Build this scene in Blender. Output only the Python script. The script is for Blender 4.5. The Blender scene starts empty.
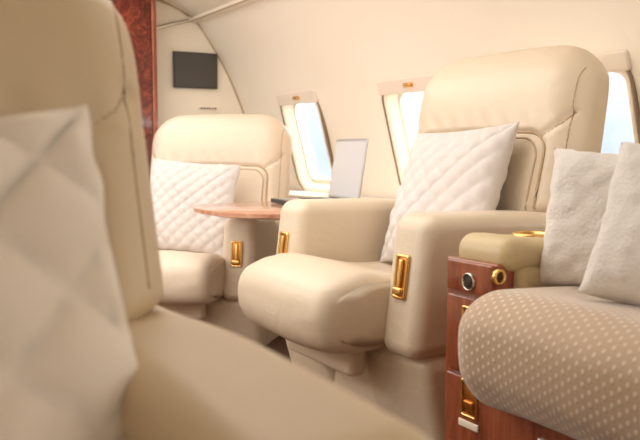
import bpy, bmesh, math, random
from math import sin, cos, pi, radians as R, sqrt, exp
from mathutils import Vector, Matrix, noise
from mathutils.bvhtree import BVHTree
random.seed(4)
col = bpy.context.scene.collection

# ------------------------------------------------------------ materials
def srgb(r, g, b):
    f = lambda c: (c/255/12.92) if c/255 <= .04045 else ((c/255+.055)/1.055)**2.4
    return (f(r), f(g), f(b), 1)

def base_mat(name):
    m = bpy.data.materials.new(name); m.use_nodes = True
    nt = m.node_tree; b = nt.nodes['Principled BSDF']
    return m, nt, b

def N(nt, typ, **kw):
    n = nt.nodes.new(typ)
    for k, v in kw.items():
        if k in n.inputs.keys(): n.inputs[k].default_value = v
        else: setattr(n, k, v)
    return n

def simple(name, c, rough=.5, metal=0, bump=0, scale=200, var=0, vscale=4, sheen=0, coat=0, spec=.5, coord='Object'):
    m, nt, b = base_mat(name); L = nt.links.new
    b.inputs['Base Color'].default_value = c
    b.inputs['Roughness'].default_value = rough
    b.inputs['Metallic'].default_value = metal
    b.inputs['Specular IOR Level'].default_value = spec
    b.inputs['Sheen Weight'].default_value = sheen
    b.inputs['Coat Weight'].default_value = coat
    tc = N(nt, 'ShaderNodeTexCoord')
    if bump:
        n = N(nt, 'ShaderNodeTexNoise', Scale=scale, Detail=4.0); L(tc.outputs[coord], n.inputs['Vector'])
        bp = N(nt, 'ShaderNodeBump', Strength=bump, Distance=.002); L(n.outputs['Fac'], bp.inputs['Height'])
        L(bp.outputs['Normal'], b.inputs['Normal'])
    if var:
        n = N(nt, 'ShaderNodeTexNoise', Scale=vscale, Detail=3.0); L(tc.outputs[coord], n.inputs['Vector'])
        mx = N(nt, 'ShaderNodeMix', data_type='RGBA')
        mx.inputs['A'].default_value = tuple(x*(1-var) for x in c[:3])+(1,)
        mx.inputs['B'].default_value = tuple(min(1, x*(1+var)) for x in c[:3])+(1,)
        L(n.outputs['Fac'], mx.inputs['Factor']); L(mx.outputs['Result'], b.inputs['Base Color'])
    return m

def leather(name, c, wr=.5, rough=.42):
    m, nt, b = base_mat(name); L = nt.links.new
    tc = N(nt, 'ShaderNodeTexCoord')
    b.inputs['Roughness'].default_value = rough
    b.inputs['Specular IOR Level'].default_value = .45
    n0 = N(nt, 'ShaderNodeTexNoise', Scale=3.0, Detail=3.0); L(tc.outputs['Object'], n0.inputs['Vector'])
    mx = N(nt, 'ShaderNodeMix', data_type='RGBA')
    mx.inputs['A'].default_value = tuple(x*.93 for x in c[:3])+(1,)
    mx.inputs['B'].default_value = tuple(min(1, x*1.05) for x in c[:3])+(1,)
    L(n0.outputs['Fac'], mx.inputs['Factor']); L(mx.outputs['Result'], b.inputs['Base Color'])
    mp = N(nt, 'ShaderNodeMapping'); mp.inputs['Scale'].default_value = (1.0, .55, 1.0)
    L(tc.outputs['Object'], mp.inputs['Vector'])
    n1 = N(nt, 'ShaderNodeTexNoise', Scale=11.0, Detail=3.0, Distortion=1.2); L(mp.outputs['Vector'], n1.inputs['Vector'])
    v = N(nt, 'ShaderNodeTexVoronoi', Scale=420.0); L(tc.outputs['Object'], v.inputs['Vector'])
    b1 = N(nt, 'ShaderNodeBump', Strength=wr, Distance=.012); L(n1.outputs['Fac'], b1.inputs['Height'])
    b2 = N(nt, 'ShaderNodeBump', Strength=.12, Distance=.001); L(v.outputs['Distance'], b2.inputs['Height'])
    L(b1.outputs['Normal'], b2.inputs['Normal']); L(b2.outputs['Normal'], b.inputs['Normal'])
    return m

def wood(name, c1, c2, c3, sc=(9, 9, 1.4), burl=False, rough=.22, hi=.8):
    m, nt, b = base_mat(name); L = nt.links.new
    tc = N(nt, 'ShaderNodeTexCoord'); mp = N(nt, 'ShaderNodeMapping'); mp.inputs['Scale'].default_value = sc
    L(tc.outputs['Object'], mp.inputs['Vector'])
    n = N(nt, 'ShaderNodeTexNoise', Scale=3.0 if not burl else 6.0, Detail=8.0, Roughness=.65, Distortion=1.5 if not burl else 3.0)
    L(mp.outputs['Vector'], n.inputs['Vector'])
    cr = N(nt, 'ShaderNodeValToRGB'); e = cr.color_ramp.elements
    e[0].position = .3; e[0].color = c1; e[1].position = hi; e[1].color = c3
    k = e.new(.52); k.color = c2
    L(n.outputs['Fac'], cr.inputs['Fac']); L(cr.outputs['Color'], b.inputs['Base Color'])
    b.inputs['Roughness'].default_value = rough; b.inputs['Coat Weight'].default_value = .5; b.inputs['Coat Roughness'].default_value = .12
    return m

def velvet_dots():
    m, nt, b = base_mat('dotted_velvet'); L = nt.links.new
    uv = N(nt, 'ShaderNodeUVMap'); mp = N(nt, 'ShaderNodeMapping'); mp.inputs['Scale'].default_value = (82, 82, 1)
    mp.inputs['Rotation'].default_value = (0, 0, .0)
    L(uv.outputs['UV'], mp.inputs['Vector'])
    sx = N(nt, 'ShaderNodeSeparateXYZ'); L(mp.outputs['Vector'], sx.inputs['Vector'])
    def M(op, a, bb=None):
        q = N(nt, 'ShaderNodeMath', operation=op)
        for i, s in enumerate((a, bb)):
            if s is None: continue
            if isinstance(s, (int, float)): q.inputs[i].default_value = s
            else: L(s, q.inputs[i])
        return q.outputs[0]
    # staggered dots
    row = M('FLOOR', sx.outputs['Y'])
    off = M('MULTIPLY', M('MODULO', row, 2), .5)
    fx = M('SUBTRACT', M('FRACT', M('ADD', sx.outputs['X'], off)), .5)
    fy = M('SUBTRACT', M('FRACT', sx.outputs['Y']), .5)
    d = M('SQRT', M('ADD', M('POWER', M('ABSOLUTE', fx), 2), M('POWER', M('ABSOLUTE', fy), 2)))
    cr = N(nt, 'ShaderNodeValToRGB'); e = cr.color_ramp.elements
    e[0].position = .12; e[0].color = (1, 1, 1, 1); e[1].position = .30; e[1].color = (0, 0, 0, 1)
    L(d, cr.inputs['Fac'])
    ns = N(nt, 'ShaderNodeTexNoise', Scale=.07, Detail=3.0); L(mp.outputs['Vector'], ns.inputs['Vector'])
    amt = M('MULTIPLY', cr.outputs['Color'], M('ADD', M('MULTIPLY', ns.outputs['Fac'], 1.2), .0))
    mx = N(nt, 'ShaderNodeMix', data_type='RGBA')
    mx.inputs['A'].default_value = srgb(190, 164, 136); mx.inputs['B'].default_value = srgb(236, 220, 198)
    L(amt, mx.inputs['Factor']); L(mx.outputs['Result'], b.inputs['Base Color'])
    bp = N(nt, 'ShaderNodeBump', Strength=.5, Distance=.002); L(cr.outputs['Color'], bp.inputs['Height'])
    L(bp.outputs['Normal'], b.inputs['Normal'])
    b.inputs['Roughness'].default_value = .75; b.inputs['Sheen Weight'].default_value = .5
    return m

def glass_mat():
    m = bpy.data.materials.new('window_glass'); m.use_nodes = True; nt = m.node_tree; nt.nodes.clear()
    o = N(nt, 'ShaderNodeOutputMaterial'); t = N(nt, 'ShaderNodeBsdfTransparent'); g = N(nt, 'ShaderNodeBsdfGlossy', Roughness=.03)
    t.inputs['Color'].default_value = (.97, .985, 1, 1)
    mx = N(nt, 'ShaderNodeMixShader'); mx.inputs[0].default_value = .06
    nt.links.new(t.outputs[0], mx.inputs[1]); nt.links.new(g.outputs[0], mx.inputs[2]); nt.links.new(mx.outputs[0], o.inputs[0])
    return m

MT = dict(
    leather=leather('cream_leather', srgb(221, 204, 180), .24, .40),
    leather_far=leather('pale_leather', srgb(228, 210, 188), .35, .45),
    leather_near=leather('tan_leather', srgb(206, 184, 150), .12, .5),
    leather_sofa=leather('khaki_leather', srgb(206, 186, 144), .2, .4),
    piping=simple('piping_leather', srgb(186, 160, 126), .5),
    quilt=simple('quilted_linen', srgb(216, 208, 203), .85, bump=.25, scale=500, sheen=.2),
    quilt_near=simple('quilted_cream', srgb(232, 219, 203), .85, bump=.25, scale=500, sheen=.2),
    plush=simple('white_plush', srgb(226, 220, 212), .95, bump=1.0, scale=170, sheen=.4),
    wall=simple('wall_lining', srgb(240, 229, 212), .6, bump=.15, scale=320, var=.03, vscale=2),
    panel=simple('bulkhead_lining', srgb(240, 230, 212), .55, bump=.12, scale=300),
    trim=simple('cream_plastic', srgb(240, 228, 210), .35),
    trimdark=simple('bezel_gasket', srgb(142, 122, 100), .5),
    white=simple('shade_cassette', srgb(226, 212, 196), .4),
    floor=simple('carpet', srgb(92, 62, 42), .95, bump=1, scale=250, var=.2, vscale=60),
    gold=simple('polished_gold', srgb(238, 196, 124), .25, metal=1),
    goldd=simple('deep_gold', srgb(186, 124, 62), .3, metal=1),
    dark=simple('dark_recess', srgb(52, 32, 22), .6),
    black=simple('screen_black', srgb(74, 70, 66), .35),
    frameb=simple('screen_bezel', srgb(48, 46, 44), .4),
    chrome=simple('satin_nickel', srgb(205, 200, 190), .25, metal=1),
    silver=simple('laptop_aluminium', srgb(196, 196, 196), .4, metal=.6),
    lcd=simple('laptop_display', srgb(205, 205, 206), .3),
    keys=simple('keyboard_black', srgb(40, 38, 38), .45),
    wood=wood('cherry_wood', srgb(108, 48, 26), srgb(146, 74, 44), srgb(176, 104, 66)),
    woodt=wood('table_wood', srgb(172, 112, 86), srgb(206, 152, 124), srgb(226, 182, 156), sc=(3, 9, 9), rough=.15),
    burl=wood('burl_wood', srgb(48, 16, 10), srgb(110, 38, 22), srgb(164, 74, 46), sc=(2.2, 2.2, 2.2), burl=True, rough=.25, hi=.72),
    dots=velvet_dots(), glass=glass_mat(),
)

# ------------------------------------------------------------ object helpers
def link(name, me, mat, parent=None, smooth=True):
    if mat: me.materials.append(mat)
    if smooth:
        for p in me.polygons: p.use_smooth = True
    o = bpy.data.objects.new(name, me); col.objects.link(o)
    if parent: o.parent = parent
    return o

def obj(name, bm, mat, parent=None, smooth=True):
    bmesh.ops.recalc_face_normals(bm, faces=bm.faces)
    me = bpy.data.meshes.new(name); bm.to_mesh(me); bm.free()
    return link(name, me, mat, parent, smooth)

def thing(name, label, cat, loc=(0, 0, 0), rz=0, group=None):
    o = bpy.data.objects.new(name, None); col.objects.link(o); o.empty_display_size = .1
    o.location = loc; o.rotation_euler = (0, 0, rz); o['label'] = label; o['category'] = cat
    if group: o['group'] = group
    return o

def tag(o, label, cat, group=None):
    o['label'] = label; o['category'] = cat
    if group: o['group'] = group
    return o

def struct(o):
    o['kind'] = 'structure'; return o

def axis_pts(h, r, k, m):
    r = min(r, h*.999)
    pts = [-h + r*(1-math.tan((1-i/k)*pi/4)) for i in range(k)]
    inner = h-r
    pts += [-inner + 2*inner*i/m for i in range(m+1)]
    pts += [-p for p in reversed(pts[:k])]
    return pts

def rbox(bm, c, s, r, k=4, m=(6, 6, 6), f=None):
    """rounded box centred c, size s, corner radius r, optional deform f(Vector)->Vector in absolute coords"""
    h = [x/2 for x in s]; r = min(r, min(h)*.98)
    A = [axis_pts(h[i], r, k, m[i]) for i in range(3)]
    vd = {}
    n = [len(a)-1 for a in A]
    def vert(i, j, l):
        key = (i, j, l)
        if key not in vd:
            p = Vector((A[0][i], A[1][j], A[2][l]))
            q = Vector([max(-(h[a]-r), min(h[a]-r, p[a])) for a in range(3)])
            d = p-q
            p = q + d.normalized()*r + Vector(c)
            if f: p = f(p)
            vd[key] = bm.verts.new(p)
        return vd[key]
    for ax in range(3):
        a, b = [(1, 2), (2, 0), (0, 1)][ax]
        for side in (0, n[ax]):
            for i in range(n[a]):
                for j in range(n[b]):
                    def g(ii, jj):
                        t = [0, 0, 0]; t[ax] = side; t[a] = ii; t[b] = jj; return vert(*t)
                    fc = [g(i, j), g(i+1, j), g(i+1, j+1), g(i, j+1)]
                    if side == 0: fc.reverse()
                    bm.faces.new(fc)
    return bm

def RB(name, c, s, r, mat, parent=None, k=3, m=(1, 1, 1), f=None):
    bm = bmesh.new(); rbox(bm, c, s, r, k, m, f); return obj(name, bm, mat, parent)

def tube(bm, pts, r, seg=8, closed=False):
    pts = [Vector(p) for p in pts]; n = len(pts); rings = []
    up = Vector((0, 0, 1))
    for i, p in enumerate(pts):
        if closed: t = pts[(i+1) % n]-pts[i-1]
        else: t = pts[min(i+1, n-1)]-pts[max(i-1, 0)]
        t.normalize()
        a = t.cross(up)
        if a.length < .2: a = t.cross(Vector((0, 1, 0)))
        a.normalize(); b = t.cross(a).normalized()
        rings.append([bm.verts.new(p + (a*cos(2*pi*k/seg)+b*sin(2*pi*k/seg))*r) for k in range(seg)])
    for i in range(n if closed else n-1):
        q, w = rings[i], rings[(i+1) % n]
        for k in range(seg):
            bm.faces.new([q[k], q[(k+1) % seg], w[(k+1) % seg], w[k]])
    if not closed:
        bm.faces.new(rings[0]); bm.faces.new(list(reversed(rings[-1])))

def lathe(bm, prof, origin, axis='Z', seg=32):
    rings = []
    for r, h in prof:
        ring = []
        for k in range(seg):
            a = 2*pi*k/seg; x, y = r*cos(a), r*sin(a)
            v = {'Z': (x, y, h), 'X': (h, x, y), 'Y': (x, h, y)}[axis]
            ring.append(bm.verts.new(Vector(v)+Vector(origin)))
        rings.append(ring)
    for q, w in zip(rings, rings[1:]):
        for k in range(seg):
            bm.faces.new([q[k], q[(k+1) % seg], w[(k+1) % seg], w[k]])
    if prof[0][0] > 1e-5: bm.faces.new(rings[0])
    bm.faces.new(rings[-1])

def smooth_path(pts, n=8):
    P = [Vector(p) for p in pts]; out = []
    for i in range(len(P)-1):
        p0 = P[max(i-1, 0)]; p1 = P[i]; p2 = P[i+1]; p3 = P[min(i+2, len(P)-1)]
        for k in range(n):
            t = k/n
            out.append(.5*((2*p1)+(p2-p0)*t+(2*p0-5*p1+4*p2-p3)*t*t+(3*p1-p0-3*p2+p3)*t**3))
    out.append(P[-1]); return out

def densify(pts, step=.01):
    out = []
    for a, b in zip(pts, pts[1:]):
        a = Vector(a); b = Vector(b); k = max(1, int((b-a).length/step))
        out += [a+(b-a)*i/k for i in range(k)]
    out.append(Vector(pts[-1])); return out

def sstep(a, b, x):
    t = max(0, min(1, (x-a)/(b-a))); return t*t*(3-2*t)

# ------------------------------------------------------------ cabin shell
PROF = [(1.88, 0), (1.97, .15), (2.005, .3), (2.02, .45), (2.012, .6), (1.985, .75), (1.945, .9), (1.88, 1.07), (1.79, 1.25), (1.655, 1.45)]
CEIL = [(1.655, 1.45), (1.59, 1.50), (1.38, 1.585), (1.1, 1.66), (.7, 1.70)]
CX = .7
BACK, FRONT = -1.6, 4.12
def strip(name, prof, y0, y1, th, mat, ny=24):
    """solid extruded strip along Y following prof, thickness outward"""
    P = smooth_path([(x, 0, z) for x, z in prof], 6)
    n = len(P); bm = bmesh.new(); inner = []; outer = []
    for i, p in enumerate(P):
        t = (P[min(i+1, n-1)]-P[max(i-1, 0)]).normalized()
        nr = Vector((t.z, 0, -t.x))
        if nr.dot(p-Vector((CX, 0, .8))) < 0: nr = -nr
        inner.append(p); outer.append(p+nr*th)
    loop = inner+outer[::-1]
    rows = []
    for j in range(ny+1):
        y = y0+(y1-y0)*j/ny
        rows.append([bm.verts.new((p.x, y, p.z)) for p in loop])
    m = len(loop)
    for a, b in zip(rows, rows[1:]):
        for k in range(m): bm.faces.new([a[k], a[(k+1) % m], b[(k+1) % m], b[k]])
    bm.faces.new(rows[0]); bm.faces.new(rows[-1][::-1])
    return obj(name, bm, mat, smooth=False)

def auto_smooth(o, ang=35):
    me = o.data
    me.polygons.foreach_set('use_smooth', [True]*len(me.polygons))
    bm = bmesh.new(); bm.from_mesh(me)
    for e in bm.edges:
        e.smooth = len(e.link_faces) == 2 and e.calc_face_angle(0) < R(ang)
    bm.to_mesh(me); bm.free()

wall = strip('wall_right', PROF, BACK, FRONT, .07, MT['wall'])
def xw(z):
    for (x0, z0), (x1, z1) in zip(PROF, PROF[1:]):
        if z0 <= z <= z1: return x0+(x1-x0)*(z-z0)/(z1-z0)
WZ0, WZ1 = .585, 1.04
WY = [(3.28, 3.62), (2.38, 2.72), (1.54, 1.88), (.58, .92), (-.32, .02)]
tilt = math.atan2(xw(WZ0)-xw(WZ1), WZ1-WZ0)   # wall leans inward going up
wc_z = (WZ0+WZ1)/2; wc_x = xw(wc_z)
hgt = (WZ1-WZ0)/cos(tilt)
def wframe(yc):   # local frame of a window: x=along Y, y=outward, z=up the slope
    return Matrix.Translation((wc_x, yc, wc_z)) @ Matrix.Rotation(-tilt, 4, 'Y') @ Matrix(((0, 1, 0, 0), (1, 0, 0, 0), (0, 0, 1, 0), (0, 0, 0, 1)))
cut = bmesh.new()
for y0, y1 in WY:
    M_ = wframe((y0+y1)/2)
    n0 = len(cut.verts)
    outl = []
    w, h, r = (y1-y0)/2, hgt/2, .075
    for cxx, czz, a0 in ((w-r, h-r, 0), (-w+r, h-r, 90), (-w+r, -h+r, 180), (w-r, -h+r, 270)):
        for k in range(7):
            a = R(a0+k*15); outl.append((cxx+r*cos(a), czz+r*sin(a)))
    A = [cut.verts.new(M_ @ Vector((x, -.15, z))) for x, z in outl]
    B = [cut.verts.new(M_ @ Vector((x, .2, z))) for x, z in outl]
    k = len(A)
    for i in range(k): cut.faces.new([A[i], A[(i+1) % k], B[(i+1) % k], B[i]])
    cut.faces.new(A[::-1]); cut.faces.new(B)
cutter = obj('cutter', cut, None, smooth=False)
md = wall.modifiers.new('b', 'BOOLEAN'); md.operation = 'DIFFERENCE'; md.object = cutter; md.solver = 'EXACT'
dg = bpy.context.evaluated_depsgraph_get()
nm = bpy.data.meshes.new_from_object(wall.evaluated_get(dg))
wall.modifiers.clear(); wall.data = nm
bpy.data.objects.remove(cutter)
auto_smooth(wall); struct(wall)

wl = strip('wall_left', [(2*CX-x, z) for x, z in PROF], BACK, FRONT, .07, MT['wall'], 2); auto_smooth(wl); struct(wl)
ceil = strip('ceiling', CEIL+[(2*CX-x, z) for x, z in CEIL[:-1]][::-1], BACK, FRONT, .06, MT['wall'], 2); auto_smooth(ceil); struct(ceil)
struct(RB('floor', (CX, 1.3, -.03), (2.75, 6.0, .06), .01, MT['floor']))

def cross_wall(name, y, th, mat):
    bm = bmesh.new()
    P = [(x, z) for x, z in PROF]+CEIL[1:]
    P = smooth_path([(x, 0, z) for x, z in P], 5)
    P = [(p.x, p.z) for p in P]; P = P+[(2*CX-x, z) for x, z in P[::-1][1:]]
    A = [bm.verts.new((x, y, z)) for x, z in P]; B = [bm.verts.new((x, y+th, z)) for x, z in P]
    n = len(P)
    for i in range(n): bm.faces.new([A[i], A[(i+1) % n], B[(i+1) % n], B[i]])
    bm.faces.new(A); bm.faces.new(B[::-1])
    return struct(obj(name, bm, mat, smooth=False))
cross_wall('wall_front', FRONT-.02, .05, MT['panel'])
cross_wall('wall_back', BACK-.03, .05, MT['panel'])

# seam bead where the sidewall lining meets the bulkhead, and the ceiling rail
bm = bmesh.new()
P = smooth_path([(x-.004, FRONT-.024, z) for x, z in PROF[4:]+CEIL[1:]], 6); tube(bm, P, .004)
struct(obj('trim_1', bm, MT['piping']))
bm = bmesh.new(); rbox(bm, (1.615, (BACK+FRONT)/2, 1.468), (.05, FRONT-BACK-.04, .022), .008, 3, (1, 30, 1))
struct(obj('trim_2', bm, MT['trim']))
bm = bmesh.new()
tube(bm, smooth_path([(1.62, 4.085, 1.47), (1.55, 4.085, 1.455), (1.45, 4.085, 1.425), (1.375, 4.085, 1.40)], 6), .009)
struct(obj('trim_3', bm, MT['chrome']))
bm = bmesh.new(); tube(bm, smooth_path([(1.59, 4.096, 1.49), (1.5, 4.096, 1.535), (1.3, 4.096, 1.59)], 5), .003)
struct(obj('trim_4', bm, MT['piping']))

bm = bmesh.new(); tube(bm, [(1.588, -1.5, 1.4575), (1.588, 1.3, 1.4575), (1.588, 4.05, 1.4575)], .003)
struct(obj('trim_7', bm, MT['piping']))
# windows
def ring_outline(w, h, r, k=8):
    o = []
    for cx, cz, a0 in ((w-r, h-r, 0), (-w+r, h-r, 90), (-w+r, -h+r, 180), (w-r, -h+r, 270)):
        for i in range(k+1):
            a = R(a0+i*90/k); o.append((cx+r*cos(a), cz+r*sin(a)))
    return o
def ring_loft(bm, secs, M_, closed_section=True):
    rows = [[bm.verts.new(M_ @ Vector((x, d, z))) for x, z in ring_outline(w, h, r)] for w, h, r, d in secs]
    n = len(rows[0]); m = len(rows)
    for i in range(m if closed_section else m-1):
        a, b = rows[i], rows[(i+1) % m]
        for k in range(n): bm.faces.new([a[k], a[(k+1) % n], b[(k+1) % n], b[k]])
for i, (y0, y1) in enumerate(WY):
    M_ = wframe((y0+y1)/2); w, h = (y1-y0)/2, hgt/2
    bm = bmesh.new()
    ring_loft(bm, [(w+.018, h+.018, .09, -.004), (w+.012, h+.012, .085, -.014), (w+.001, h+.001, .078, -.014), (w-.006, h-.006, .07, -.002),
                   (w-.024, h-.030, .058, .040), (w-.024, h-.030, .058, .085), (w-.002, h-.002, .074, .085), (w-.001, h-.001, .075, .0)], M_)
    fr = obj('window_%d' % (i+1), bm, MT['trim']); struct(fr)
    bm = bmesh.new(); ring_loft(bm, [(w+.023, h+.0215, .092, -.001), (w+.023, h+.0215, .092, -.0165), (w+.0165, h+.0175, .09, -.0165), (w+.0165, h+.0175, .09, -.001)], M_)
    obj('gasket', bm, MT['trimdark'], fr)
    bm = bmesh.new()
    o = ring_outline(w-.022, h-.026, .058)
    A = [bm.verts.new(M_ @ Vector((x, .052, z))) for x, z in o]; B = [bm.verts.new(M_ @ Vector((x, .056, z))) for x, z in o]
    bm.faces.new(A); bm.faces.new(B[::-1])
    for k in range(len(A)): bm.faces.new([A[k], A[(k+1) % len(A)], B[(k+1) % len(A)], B[k]])
    obj('pane', bm, MT['glass'], fr, smooth=False)
    # inner shade rail (vertical jamb strips) and top cassette with gold pull
    bm = bmesh.new(); rbox(bm, (0, 0, 0), (2*w+.05, .035, .06), .008, 3, (2, 1, 1))
    bmesh.ops.transform(bm, matrix=M_ @ Matrix.Translation((0, -.008, h-.004)), verts=bm.verts)
    cs = obj('shade_cassette', bm, MT['white'], fr)
    bm = bmesh.new(); rbox(bm, (0, 0, 0), (.045, .012, .012), .004, 3, (1, 1, 1)); rbox(bm, (0, .004, 0), (.06, .006, .018), .002, 2, (1, 1, 1))
    bmesh.ops.transform(bm, matrix=M_ @ Matrix.Translation((-.02, -.032, h-.002)), verts=bm.verts)
    obj('shade_pull', bm, MT['gold'], cs)
    bm = bmesh.new()
    ring_loft(bm, [(w-.016, h-.022, .06, .030), (w-.016, h-.022, .06, .036), (w-.034, h-.042, .05, .040), (w-.034, h-.042, .05, .034)], M_)
    obj('inner_frame', bm, MT['trim'], fr)

# side ledge under the windows between the facing seats
bm = bmesh.new(); rbox(bm, (1.905, 3.08, .555), (.19, 2.0, .03), .01, 3, (1, 12, 1))
struct(obj('trim_5', bm, MT['trim']))
bm = bmesh.new(); rbox(bm, (1.94, 3.08, .28), (.08, 1.98, .52), .01, 3, (1, 6, 2))
struct(obj('trim_6', bm, MT['wall']))

# burl partition beside the aisle
t = thing('partition', 'tall glossy red burl wood partition behind the far seat', 'partition', (.80, 3.97, 0))
RB('burl_panel', (0, 0, .80), (1.08, .03, 1.6), .004, MT['burl'], t)
o = RB('edge_moulding', (.552, -.004, .78), (.024, .046, 1.56), .006, MT['wood'], t)
o = RB('switch_plate', (.43, -.020, 1.12), (.028, .008, .07), .003, MT['trim'], t)

# bulkhead screen
t = thing('wall_screen', 'small black rectangular screen on the cream bulkhead', 'screen', (1.625, 4.085, 1.205))
RB('bezel', (0, 0, 0), (.25, .016, .19), .004, MT['frameb'], t)
RB('display', (0, -.008, 0), (.238, .004, .178), .0015, MT['black'], t)
t = thing('air_vent', 'thin slotted vent in the bulkhead under the screen', 'vent', (1.70, 4.095, 1.005))
RB('vent_frame', (0, 0, 0), (.11, .01, .022), .003, MT['trim'], t)
bm = bmesh.new()
for q in range(6): rbox(bm, (-.04+q*.016, -.005, 0), (.01, .004, .010), .001, 1, (1, 1, 1))
obj('slot', bm, MT['dark'], t)

# ------------------------------------------------------------ quilted pillow
def pillow_bm(w, h, T, quilt=0, nq=7, n=72, conc=.06, fuzz=0, seed=0, sag=0, pinch=.5, wr=.0):
    bm = bmesh.new(); grid = {}
    off = Vector((seed*3.1, seed*1.7, 0))
    for s in (-1, 1):
        for i in range(n+1):
            for j in range(n+1):
                edge = i in (0, n) or j in (0, n)
                if s == 1 and edge: grid[(s, i, j)] = grid[(-1, i, j)]; continue
                u = -1+2*i/n; v = -1+2*j/n
                u = sin(u*pi/2)*.35+u*.65; v = sin(v*pi/2)*.35+v*.65
                x = u*w/2*(1-conc*(1-v*v)); z = v*h/2*(1-conc*(1-u*u))
                th = T/2*((1-abs(u)**2.6)*(1-abs(v)**2.6))**pinch
                y = s*th
                fade = min(1, 12*(1-abs(u)))*min(1, 12*(1-abs(v)))
                if quilt:
                    a = (x/w+z/h)*nq; b = (x/w-z/h)*nq
                    q = (abs(sin(pi*a))*abs(sin(pi*b)))**.45
                    y += s*quilt*(q-.5)*fade
                nn = noise.noise(Vector((x, z, s*.3))*7+off)
                y += s*nn*.012*wr*fade*3
                if fuzz:
                    d = noise.noise_vector(Vector((x, z, y))*38+off)
                    x += d.x*fuzz; z += d.z*fuzz; y += d.y*fuzz
                if edge:
                    k = noise.noise(Vector((x, z, 0))*22+off)*.006; x += k; z += k
                y += sag*(z/h-.1)**2
                grid[(s, i, j)] = bm.verts.new((x, y, z))
    for s in (-1, 1):
        for i in range(n):
            for j in range(n):
                f = [grid[(s, i, j)], grid[(s, i+1, j)], grid[(s, i+1, j+1)], grid[(s, i, j+1)]]
                if s == 1: f.reverse()
                bm.faces.new(f)
    return bm

def place_pillow(name, bm, mat, loc, lean, rz, roll, label, cat, group=None):
    o = obj(name, bm, mat)
    o.matrix_world = Matrix.Translation(loc) @ Matrix.Rotation(rz, 4, 'Z') @ Matrix.Rotation(lean, 4, 'X') @ Matrix.Rotation(roll, 4, 'Y')
    return tag(o, label, cat, group)

# ------------------------------------------------------------ aircraft seat (front = local -y, +x = left-hand arm as seen in photo: nearest the viewer)
SEAM_T, SEAM_X = .825, .240
def yf(z): return .105+(z-.48)*.22          # front plane of backrest
panel_path = None
def back_paths():
    r = .05
    p = [(-SEAM_X, .50)]
    p += [(-SEAM_X, .50+(SEAM_T-r-.50)*i/12) for i in range(1, 13)]
    p += [(-SEAM_X+r-r*cos(R(a)), SEAM_T-r+r*sin(R(a))) for a in range(10, 91, 10)]
    p += [(-SEAM_X+r+(2*SEAM_X-2*r)*i/16, SEAM_T+.004*sin(pi*i/16)) for i in range(1, 17)]
    p += [(SEAM_X-r+r*sin(R(a)), SEAM_T-r+r*cos(R(a))) for a in range(10, 91, 10)]
    p += [(SEAM_X, SEAM_T-r-(SEAM_T-r-.50)*i/12) for i in range(1, 13)]
    return p
BP = back_paths()
def seg_d(p, a, b):
    ax, az = a; bx, bz = b; dx, dz = bx-ax, bz-az
    t = max(0, min(1, ((p[0]-ax)*dx+(p[1]-az)*dz)/(dx*dx+dz*dz+1e-12)))
    return math.hypot(p[0]-ax-t*dx, p[1]-az-t*dz)
DIAG = [[(s*(SEAM_X-.018), SEAM_T-.012), (s*(SEAM_X+.03), SEAM_T+.022), (s*(SEAM_X+.048), SEAM_T+.048)] for s in (-1, 1)]
def seam_dist(x, z):
    d = 9
    if abs(z-SEAM_T) < .03 or abs(abs(x)-SEAM_X) < .03 or (abs(x) > .15 and z > .75):
        for a, b in zip(BP, BP[1:]): d = min(d, seg_d((x, z), a, b))
    for D in DIAG:
        for a, b in zip(D, D[1:]): d = min(d, seg_d((x, z), a, b))
    return d

def back_deform(p, top=1.055, bot=.42):
    x, y, z = p; y0 = y
    front = y < 0
    # plan-view taper, waist rounding above the arms
    k = 1-.05*sstep(.88, 1.05, z)**2
    k *= .72+.28*sstep(.585, .655, z)
    x *= k
    # crown of headrest
    z += (.010*(1-(x/.3)**2)-.034*sstep(.17, .33, abs(x)))*sstep(.9, 1.05, z)
    # front bulges
    if front:
        w = 1-min(1, abs(x)/.31)**3
        head = exp(-((z-.93)/.09)**2)
        y -= (.022*head+.012*exp(-((z-.66)/.11)**2)*(1 if abs(x) < SEAM_X else .3))*w
        y += .015*min(1, max(0, (abs(x)-.20)/.10))**2*min(1, -y/.06)
        d = seam_dist(x, z)
        if d < .03: y += .010*exp(-(d/.008)**2)
        # headrest puckers near the seam
        if z > SEAM_T: y += .0025*sin(x*95+z*20)*exp(-((z-SEAM_T-.02)/.03)**2)
    else:
        y += .02*exp(-((z-.7)/.25)**2)*min(1, y/.06)
    y += yf(z)+.075
    return Vector((x, y, z))

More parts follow.
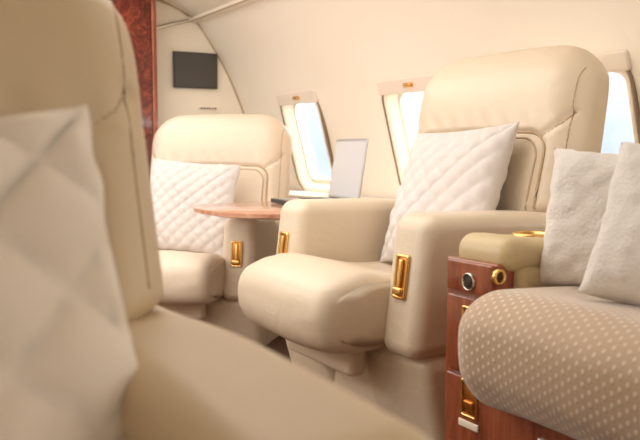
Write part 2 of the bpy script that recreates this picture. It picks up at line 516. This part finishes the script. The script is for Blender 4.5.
def make_seat_meshes():
    D = {}
    # backrest
    bm = bmesh.new(); rbox(bm, (0, 0, .730), (.625, .16, .636), .078, 8, (80, 2, 84), back_deform)
    D['backrest'] = bm
    tree = BVHTree.FromBMesh(bm)
    def drape(pts, off=.0):
        out = []
        for x, z in pts:
            h = tree.ray_cast(Vector((x, -1, z)), Vector((0, 1, 0)))
            if h[0] is not None: out.append(h[0]+Vector((0, -off, 0)))
        return out
    b = bmesh.new()
    tube(b, drape([(p[0], p[1]) for p in BP], .0004), .0038, 6)
    inner = [(p[0]*(1-.014/SEAM_X), p[1]-(.014 if p[1] > .76 else .014*sstep(.6, .76, p[1]))) for p in BP]
    tube(b, drape(inner, -.0004), .0030, 6)
    D['piping'] = b
    for i, dg_ in enumerate(DIAG):
        b = bmesh.new(); tube(b, drape([(p.x, p.z) for p in densify([(a, 0, c) for a, c in dg_])], -.0020), .0028, 6)
        D['headrest_seam%d' % (i*2-1)] = b
    for s in (-1, 1):
        b = bmesh.new(); tube(b, drape([(s*.286, .66+i*.012) for i in range(28)], -.0004), .0018, 6)
        D['bolster_seam%d' % s] = b
    # seat cushion: a waterfall front roll with boxed sides
    prof = [(.16, .470), (.02, .463), (-.12, .468), (-.20, .480), (-.29, .498), (-.37, .496), (-.440, .466), (-.460, .410), (-.447, .352), (-.400, .322),
            (-.30, .318), (-.15, .330), (.05, .345), (.16, .350)]
    pp = [(p.y, p.z) for p in smooth_path([(0, y, z) for y, z in prof], 5)]
    cen = (-.22, .412); npp = len(pp); nrm = []
    for i in range(npp):
        a_, b_ = pp[max(i-1, 0)], pp[min(i+1, npp-1)]
        ty, tz = b_[0]-a_[0], b_[1]-a_[1]; l_ = math.hypot(ty, tz) or 1
        ny, nz = tz/l_, -ty/l_
        if (pp[i][0]-cen[0])*ny+(pp[i][1]-cen[1])*nz < 0: ny, nz = -ny, -nz
        nrm.append((ny, nz))
    hw, er = .200, .034; b = bmesh.new(); rows = []
    secs = []
    for t_ in (.12, .35, .6, .8): secs.append((hw+.010*(1-t_), t_, 0))
    for k in range(7): a_ = R(k*15); secs.append((hw-er+er*cos(a_), 1, er*(1-sin(a_))))
    half = [(x, t_, o_) for x, t_, o_ in secs]
    mid = [(hw-er-(hw-er)*i/9, 1, 0) for i in range(1, 10)]
    full = half+mid; full = full+[(-x, t_, o_) for x, t_, o_ in full[::-1][1:]]
    for x, t_, o_ in full:
        row = []
        for i, (y, z) in enumerate(pp):
            fr = sstep(-.10, -.34, y)
            yy = y-nrm[i][0]*o_; zz = z-nrm[i][1]*o_
            yy = cen[0]+(yy-cen[0])*t_; zz = cen[1]+(zz-cen[1])*t_
            c_ = 1-(x/hw)**2
            up = z > .41
            if t_ == 1:
                zz += (.010*fr*c_ - .010*(1-fr)*c_) if up else -.006*fr*c_
                yy -= .012*c_*fr
                e_ = exp(-((abs(x)-hw+er)/.03)**2)
                w_ = noise.noise(Vector((x*14, y*34, z*34)))
                zz += w_*.0035*e_; yy += w_*.0035*e_
                zz += .004*noise.noise(Vector((x*7, y*9, 3)))
            row.append(b.verts.new((x*(1+.06*fr), yy, zz)))
        rows.append(row)
    for q, w in zip(rows, rows[1:]):
        for i in range(npp): b.faces.new([q[i], q[(i+1) % npp], w[(i+1) % npp], w[i]])
    b.faces.new(rows[0]); b.faces.new(rows[-1])
    D['seat_cushion'] = b
    # arms
    for s in (-1, 1):
        def ad(p, s=s):
            x, y, z = p
            if z > .5: z += -.012*sstep(.0, .3, y)+.004*cos((y+.28)*5)
            # front face leans, thicker toward the top front
            y -= (.50-z)*.13*sstep(.0, -.25, y)
            inner_ = (x*s-.265)
            x += s*.008*sstep(.33, .5, z)*(1 if inner_ > 0 else 0)
            x += s*.006*sin((y+.1)*6)*(1 if inner_ > 0 else 0)*sstep(.35, .5, z)
            return Vector((x, y, z))
        b = bmesh.new(); rbox(b, (s*.265, .015, .476), (.128, .59, .316), .036, 6, (4, 24, 14), ad)
        D['armrest%d' % s] = b
        # lower plinth under each arm
        def pd(p, s=s):
            x, y, z = p
            t = sstep(.31, .05, z); y += .05*t*sstep(.1, -.25, y); 
            return Vector((x, y, z))
        b = bmesh.new(); rbox(b, (s*.205, .0, .195), (.245, .53, .26), .03, 4, (4, 10, 8), pd)
        D['plinth%d' % s] = b
        def sh(p, s=s):
            x, y, z = p
            y += -.09*sstep(.40, .06, z)*sstep(.2, -.12, y); x -= s*.012*sstep(.4, .06, z)
            return Vector((x, y, z))
        b = bmesh.new(); rbox(b, (s*.322, .14, .30), (.036, .42, .48), .016, 4, (2, 12, 14), sh)
        D['side_shell%d' % s] = b
    b = bmesh.new(); rbox(b, (0, -.315, .285), (.30, .05, .08), .016, 4, (8, 2, 4))
    D['leg_rest'] = b
    b = bmesh.new(); rbox(b, (0, .02, .19), (.34, .49, .34), .02, 3, (2, 2, 2))
    D['base'] = b
    # latch on front of arm
    for s in (-1, 1):
        x0 = s*.266; y0 = -.2825; zc = .500
        b = bmesh.new(); W, H, d = .022, .049, .005
        secs = [(W, H, .006, 0.004), (W, H, .006, -d), (W-.005, H-.005, .004, -d-.001), (W-.008, H-.008, .003, 0.004)]
        Mx = Matrix.Translation((x0, y0, zc))
        ring_loft(b, secs, Mx)
        D['latch%d' % s] = b
        b = bmesh.new(); rbox(b, (x0, y0+.0005, zc), (2*W-.012, .006, 2*H-.012), .002, 2, (1, 1, 1))
        D['recess%d' % s] = b
        b = bmesh.new()
        rbox(b, (x0, y0-.005, zc+.008), (.013, .010, .062), .004, 3, (1, 1, 1))
        rbox(b, (x0, y0-.007, zc-.030), (.030, .012, .014), .004, 3, (1, 1, 1))
        D['lever%d' % s] = b
    out = {}
    for k, b in D.items():
        if k[:5] in ('latch', 'reces', 'lever'):
            for v in b.verts: v.co.x += .016*(1 if v.co.x > 0 else -1); v.co.y -= (.50-v.co.z)*.13
        else:
            for v in b.verts: v.co.x *= 1.065
        bmesh.ops.recalc_face_normals(b, faces=b.faces)
        me = bpy.data.meshes.new(k.rstrip('-1')); b.to_mesh(me); b.free()
        for p in me.polygons: p.use_smooth = True
        out[k] = me
    return out
SM = make_seat_meshes()
def make_seat(label, loc, rz, dz, lm, rec=0):
    t = thing('cabin_seat', label, 'seat', (loc[0], loc[1], 0), rz, None)
    def part(name, key, mat, parent=t):
        me = SM[key].copy(); o = link(name, me, mat, parent)
        if parent == t: o.location.z = dz
        return o
    L = MT[lm]
    b = part('backrest', 'backrest', L)
    if rec: b.matrix_basis = Matrix.Translation((0, 0, dz)) @ Matrix.Translation((0, .12, .5)) @ Matrix.Rotation(-R(rec), 4, 'X') @ Matrix.Translation((0, -.12, -.5))
    p = part('piping', 'piping', MT['piping'], b); [part(n_, n_+str(s_), MT['piping'], b) for n_ in ('headrest_seam', 'bolster_seam') for s_ in (-1, 1)]
    c = part('seat_cushion', 'seat_cushion', L)
    for s in (-1, 1):
        part('armrest', 'armrest%d' % s, L); part('side_shell', 'side_shell%d' % s, L); part('plinth', 'plinth%d' % s, L)
        l = part('latch', 'latch%d' % s, MT['gold']); l['label'] = 'gold release latch on the arm front'
        part('latch_recess', 'recess%d' % s, MT['goldd'], l); part('latch_lever', 'lever%d' % s, MT['gold'], l)
    part('leg_rest', 'leg_rest', L); q = part('base', 'base', L)
    return t

make_seat('large cream leather cabin seat between the laptop table and the sofa', (1.33, 1.707), R(-90), 0, 'leather')
make_seat('pale leather cabin seat in the far corner behind the wooden table', (1.262, 3.175), R(-45), -.115, 'leather_far')
make_seat('blurred tan leather seat closest to the camera at the left edge', (-.054, .60), R(-2), -.012, 'leather_near', 8)

# pillows on the seats
place_pillow('throw_pillow', pillow_bm(.405, .40, .12, .010, 6, wr=.25, seed=1), MT['quilt'], (1.378, 1.682, .655), R(-22), R(-90), R(-3),
             'white diamond-quilted pillow leaning on the large centre seat', 'pillow', 'quilted pillows')
place_pillow('throw_pillow', pillow_bm(.40, .40, .12, .010, 7, wr=.3, seed=2, conc=.05), MT['quilt'], (1.215, 3.155, .545), R(-20), R(-42), R(4),
             'white diamond-quilted pillow on the far corner seat behind the table', 'pillow', 'quilted pillows')
place_pillow('throw_pillow', pillow_bm(.43, .42, .12, .022, 4, wr=.3, seed=5), MT['quilt_near'], (-.019, .585, .603), R(-24), R(-2), R(-7),
             'large blurred quilted pillow on the nearest seat at left edge', 'pillow', 'quilted pillows')

# ------------------------------------------------------------ table and laptop
t = thing('folding_table', 'glossy reddish wood folding table extending from wall ledge under the laptop', 'table', (1.45, 2.55, 0))
def slab(bm, outl, z0, z1, rr=.006):
    n = len(outl); cx = sum(p[0] for p in outl)/n; cy = sum(p[1] for p in outl)/n
    rows = []
    for z, k in ((z0, rr), (z0+rr*.4, 0), (z1-rr*.4, 0), (z1, rr)):
        rows.append([bm.verts.new((x-(x-cx)/max(.01, math.hypot(x-cx, y-cy))*k, y-(y-cy)/max(.01, math.hypot(x-cx, y-cy))*k, z)) for x, y in outl])
    for a, b in zip(rows, rows[1:]):
        for i in range(n): bm.faces.new([a[i], a[(i+1) % n], b[(i+1) % n], b[i]])
    bm.faces.new(rows[0]); bm.faces.new(rows[-1])
def table_outline(x0, x1, y0, y1):
    o = []; cy = (y0+y1)/2; hy = (y1-y0)/2; bx = x0+.26
    for i in range(25):
        a = pi/2+pi*i/24; e = 2/2.6
        o.append((bx+.26*math.copysign(abs(cos(a))**e, cos(a)), cy+hy*math.copysign(abs(sin(a))**e, sin(a))))
    o += [(x1, y0), (x1, y1)]
    return [(x-1.45, y-2.55) for x, y in o]
bm = bmesh.new(); slab(bm, table_outline(1.035, 1.81, 2.25, 2.84), .560, .578); o = obj('tabletop', bm, MT['woodt'], t, smooth=False); auto_smooth(o, 30)
bm = bmesh.new(); slab(bm, [(x*.9+.02, y*.88) for x, y in table_outline(1.03, 1.81, 2.26, 2.84)], .552, .560, .003); obj('underframe', bm, MT['trim'], t, smooth=False)
RB('support_arm', (.30, 0, .539), (.10, .50, .024), .006, MT['chrome'], t)
RB('support_post', (.33, 0, .30), (.04, .10, .50), .008, MT['trim'], t)

t = thing('laptop', 'open silver laptop on the wooden table with its screen tilted back', 'laptop', (1.485, 2.58, .5785), R(-9))
RB('keyboard_base', (0, 0, .009), (.235, .29, .014), .005, MT['silver'], t)
bm = bmesh.new()
for i in range(5):
    for j in range(13): rbox(bm, (.075-i*.020, -.120+j*.020, .0165), (.016, .016, .003), .001, 1, (1, 1, 1))
k = obj('keys', bm, MT['keys'], t); k['kind'] = 'stuff'
RB('front_edge', (-.112, 0, .0095), (.018, .28, .016), .004, MT['keys'], t)
RB('trackpad', (-.062, 0, .0168), (.06, .10, .001), .0004, MT['chrome'], t)
lid = RB('screen', (0, 0, .115), (.008, .29, .235), .0035, MT['silver'], t, 2)
lid.location = (.122, 0, .014); lid.rotation_euler = (0, R(9), 0)
RB('display', (-.0042, 0, .117), (.001, .276, .21), .0004, MT['lcd'], lid)
bm = bmesh.new(); tube(bm, [(.120, -.12, .014), (.120, .12, .014)], .006, 10); obj('hinge', bm, MT['keys'], t)

# ------------------------------------------------------------ sofa (divan) with wooden end cabinet
t = thing('sofa', 'sofa with dotted beige velvet seat and reddish wood end cabinet at right edge', 'sofa', (1.3, .35, 0))
ox, oy = 1.3, .35
def LP(x, y, z): return (x-ox, y-oy, z)
FX = 1.0; Y0, Y1 = 1.07, 1.215
cab = RB('end_cabinet', LP(FX+.30, (Y0+Y1)/2, .291), (.60, Y1-Y0, .565), .006, MT['wood'], t, 2)
for z0, z1 in ((.512, .572), (.358, .505), (.03, .351)):
    RB('drawer_front', LP(FX-.004, (Y0+Y1)/2-.006, (z0+z1)/2), (.012, Y1-Y0-.022, z1-z0-.002), .003, MT['wood'], cab, 2)
def ring_on_front(y, z, r0, parent, x=FX-.010, mat='chrome', nm='speaker_grille'):
    bm = bmesh.new(); lathe(bm, [(r0*.80, .002), (r0*.81, -.004), (r0*.90, -.006), (r0, -.004), (r0, .004), (r0*.80, .004)], LP(x, y, z), 'X', 28)
    o = obj(nm, bm, MT[mat], parent); o['label'] = 'round metal rim with dark centre'
    bm = bmesh.new(); lathe(bm, [(r0*.82, .001), (r0*.82, -.003), (.0005, -.003)], LP(x, y, z), 'X', 28)
    c = obj('speaker_centre', bm, MT['dark'], parent)
    return o
ring_on_front(1.134, .535, .017, cab)
def front_latch(z, parent, y=1.128):
    bm = bmesh.new(); Mx = Matrix.Translation(LP(FX-.010, y, z)) @ Matrix.Rotation(R(-90), 4, 'Z')
    ring_loft(bm, [(.023, .036, .005, .004), (.023, .036, .005, -.004), (.019, .032, .003, -.004), (.018, .031, .003, .004)], Mx)
    l = obj('drawer_latch', bm, MT['gold'], parent); l['label'] = 'gold drawer latch'
    bm = bmesh.new(); rbox(bm, LP(FX-.009, y, z), (.004, .036, .062), .001, 1, (1, 1, 1))
    rbox(bm, LP(FX-.012, y, z-.012), (.008, .028, .018), .004, 2, (1, 1, 1))
    obj('latch_plate', bm, MT['goldd'], parent)
front_latch(.452, cab); front_latch(.312, cab)
RB('name_plate', LP(FX-.012, 1.128, .262), (.004, .056, .014), .002, MT['trim'], cab, 2)
# padded arm on the cabinet
def apd(p):
    x, y, z = p
    fr = sstep(-.05, -.30, x)
    z += .010*exp(-((x+.26)/.06)**2)-.012*sstep(-.28, -.34, x)
    return Vector((x, y, z))
pad = RB('arm_pad', LP(1.318, 1.130, .578), (.62, .15, .066), .03, MT['leather_sofa'], t, 5, (20, 5, 3), apd)
bm = bmesh.new(); lathe(bm, [(.030, -.02), (.031, .0025), (.036, .0045), (.041, .002), (.041, -.004), (.030, -.02)], LP(1.165, 1.150, .6125), 'Z', 36)
o = obj('cup_holder', bm, MT['gold'], pad)
bm = bmesh.new(); lathe(bm, [(.031, .0), (.031, .0005), (.0005, .0005)], LP(1.165, 1.150, .611), 'Z', 30); obj('cup_well', bm, MT['goldd'], o)
# gold jack ring on the near face of the arm
bm = bmesh.new(); lathe(bm, [(.009, 0), (.009, -.004), (.0115, -.006), (.0145, -.004), (.0145, .006), (.009, .006)], LP(.996, 1.062, .553), 'Y', 28)
o = obj('jack_ring', bm, MT['gold'], cab); o['label'] = 'gold ring socket'
bm = bmesh.new(); lathe(bm, [(.0095, 0), (.0095, -.002), (.0005, -.002)], LP(.996, 1.062, .553), 'Y', 20); obj('jack_hole', bm, MT['dark'], cab)
# inner leather block below the arm pad
RB('arm_block', LP(1.32, 1.075, .46), (.56, .05, .22), .02, MT['leather_sofa'], t, 3, (4, 1, 2))
# seat cushion
def cush(p):
    x, y, z = p
    X = x+ox; Y = y+oy
    fr = sstep(1.15, .90, X)
    if z > .47: z += .008*fr+.004*sin(Y*9)*fr
    x += -.014*(1-min(1, ((z-.46)/.08)**2))*(1 if X < 1.0 else 0)
    y -= .0*fr
    k = noise.noise(Vector((X*6, Y*9, z*5)))*.006
    return Vector((x+k*(X < 1.05), y, z+k*.6))
bm = bmesh.new(); CY0, CY1 = -.45, 1.058
rbox(bm, LP(1.20, (CY0+CY1)/2, .438), (.645, CY1-CY0, .195), .068, 9, (26, 70, 3), cush)
bmesh.ops.recalc_face_normals(bm, faces=bm.faces)
uvl = bm.loops.layers.uv.new('UVMap')
def uvof(p):
    X, Y, z = p.x+ox, p.y+oy, p.z
    # unwrap around the front roll: arc angle
    if X > .98 and z > .45: u = X
    elif X > .98: u = .98-.26-(X-.98)
    else:
        a = math.atan2(z-.45, .98-X)     # pi/2 top .. -pi/2 bottom
        u = .98-(pi/2-a)*.083
    v = Y
    if Y > .98:
        pass
    return (u, v)
for f in bm.faces:
    for lp in f.loops:
        u, v = uvof(lp.vert.co)
        n = f.normal
        if abs(n.y) > .75: v = u; u = lp.vert.co.z
        lp[uvl].uv = (u, v)
obj('seat_cushion', bm, MT['dots'], t)
RB('backrest', LP(1.60, .30, .50), (.26, 1.44, .36), .05, MT['leather_sofa'], t, 4, (3, 16, 3))
RB('base', LP(1.30, .30, .195), (.66, 1.52, .36), .006, MT['wood'], t, 2)
for y0, y1 in ((.56, 1.03), (.06, .53)):
    f = RB('drawer_front', LP(.967, (y0+y1)/2, .21), (.014, y1-y0, .28), .004, MT['wood'], t, 2)
    bm = bmesh.new()
    for q in range(7):
        rbox(bm, LP(.958, (y0+y1)/2+.09, .24+q*.011), (.006, .075, .005), .002, 2, (1, 1, 1))
    obj('vent_grille', bm, MT['chrome'], f)

place_pillow('throw_pillow', pillow_bm(.295, .255, .115, 0, n=64, conc=.035, fuzz=.0035, seed=7, wr=.35, pinch=.42), MT['plush'],
             (1.185, .940, .650), R(-12), R(-62), R(3), 'fluffy white plush pillow at far end of sofa beside gold cup holder', 'pillow', 'plush sofa pillows')
place_pillow('throw_pillow', pillow_bm(.31, .265, .12, 0, n=64, conc=.035, fuzz=.0035, seed=9, wr=.35, pinch=.42), MT['plush'],
             (1.125, .755, .643), R(-22), R(-52), R(13), 'fluffy white plush pillow cut off by the right edge of the picture', 'pillow', 'plush sofa pillows')

# ------------------------------------------------------------ light
w = bpy.data.worlds.new('sky'); bpy.context.scene.world = w; w.use_nodes = True
nt = w.node_tree; bg = nt.nodes['Background']
tc = N(nt, 'ShaderNodeTexCoord'); sp = N(nt, 'ShaderNodeSeparateXYZ'); cr = N(nt, 'ShaderNodeValToRGB')
nt.links.new(tc.outputs['Generated'], sp.inputs[0]); nt.links.new(sp.outputs['Z'], cr.inputs[0])
cr.color_ramp.elements[0].color = (.60, .68, .78, 1); cr.color_ramp.elements[1].color = (.95, .98, 1, 1)
cr.color_ramp.elements[0].position = .0; cr.color_ramp.elements[1].position = .25
nt.links.new(cr.outputs[0], bg.inputs['Color']); bg.inputs['Strength'].default_value = 1.35

def area(name, loc, target, sx, sy, power, c=(1, .97, .93)):
    l = bpy.data.lights.new(name, 'AREA'); l.shape = 'RECTANGLE'; l.size = sx; l.size_y = sy; l.energy = power; l.color = c
    o = bpy.data.objects.new(name, l); col.objects.link(o); o.location = loc
    o.rotation_euler = (Vector(target)-Vector(loc)).to_track_quat('-Z', 'Y').to_euler()
    return o
area('ceiling_fill', (.7, 2.5, 1.60), (.7, 2.5, 0), 1.0, 2.8, 19, (1, .965, .92))  # added lamp under the ceiling, simulating an overhead wash; no fixture there
area('aisle_fill', (-.30, 2.6, 1.15), (1.6, 2.6, .8), 2.4, .6, 16, (1, .98, .96))  # added fill inside the cabin, simulating windows the left wall lacks
area('rear_fill', (.9, -1.3, 1.2), (1.2, 2, .7), 1.4, .7, 9.5, (1, .96, .91))  # added fill lamp behind the camera; the back wall has no opening
for i, (y0, y1) in enumerate(WY[:4]):
    area('window_daylight', (2.25, (y0+y1)/2, 1.15), (.9, (y0+y1)/2, .55), .35, .5, 14, (1, .98, .96))

# ------------------------------------------------------------ camera
cd = bpy.data.cameras.new('camera'); cam = bpy.data.objects.new('camera', cd); col.objects.link(cam)
yaw, pitch = R(30.43), math.atan(70/800)
cam.location = (0, 0, .78)
d = Vector((sin(yaw)*cos(pitch), cos(yaw)*cos(pitch), -sin(pitch)))
cam.rotation_euler = d.to_track_quat('-Z', 'Y').to_euler()
cd.lens = 45; cd.sensor_width = 36; cd.clip_start = .02
cd.dof.use_dof = True; cd.dof.focus_distance = 1.95; cd.dof.aperture_fstop = 5.6
bpy.context.scene.camera = cam
vs = bpy.context.scene.view_settings
vs.view_transform = 'Standard'; vs.look = 'None'; vs.exposure = 0.24
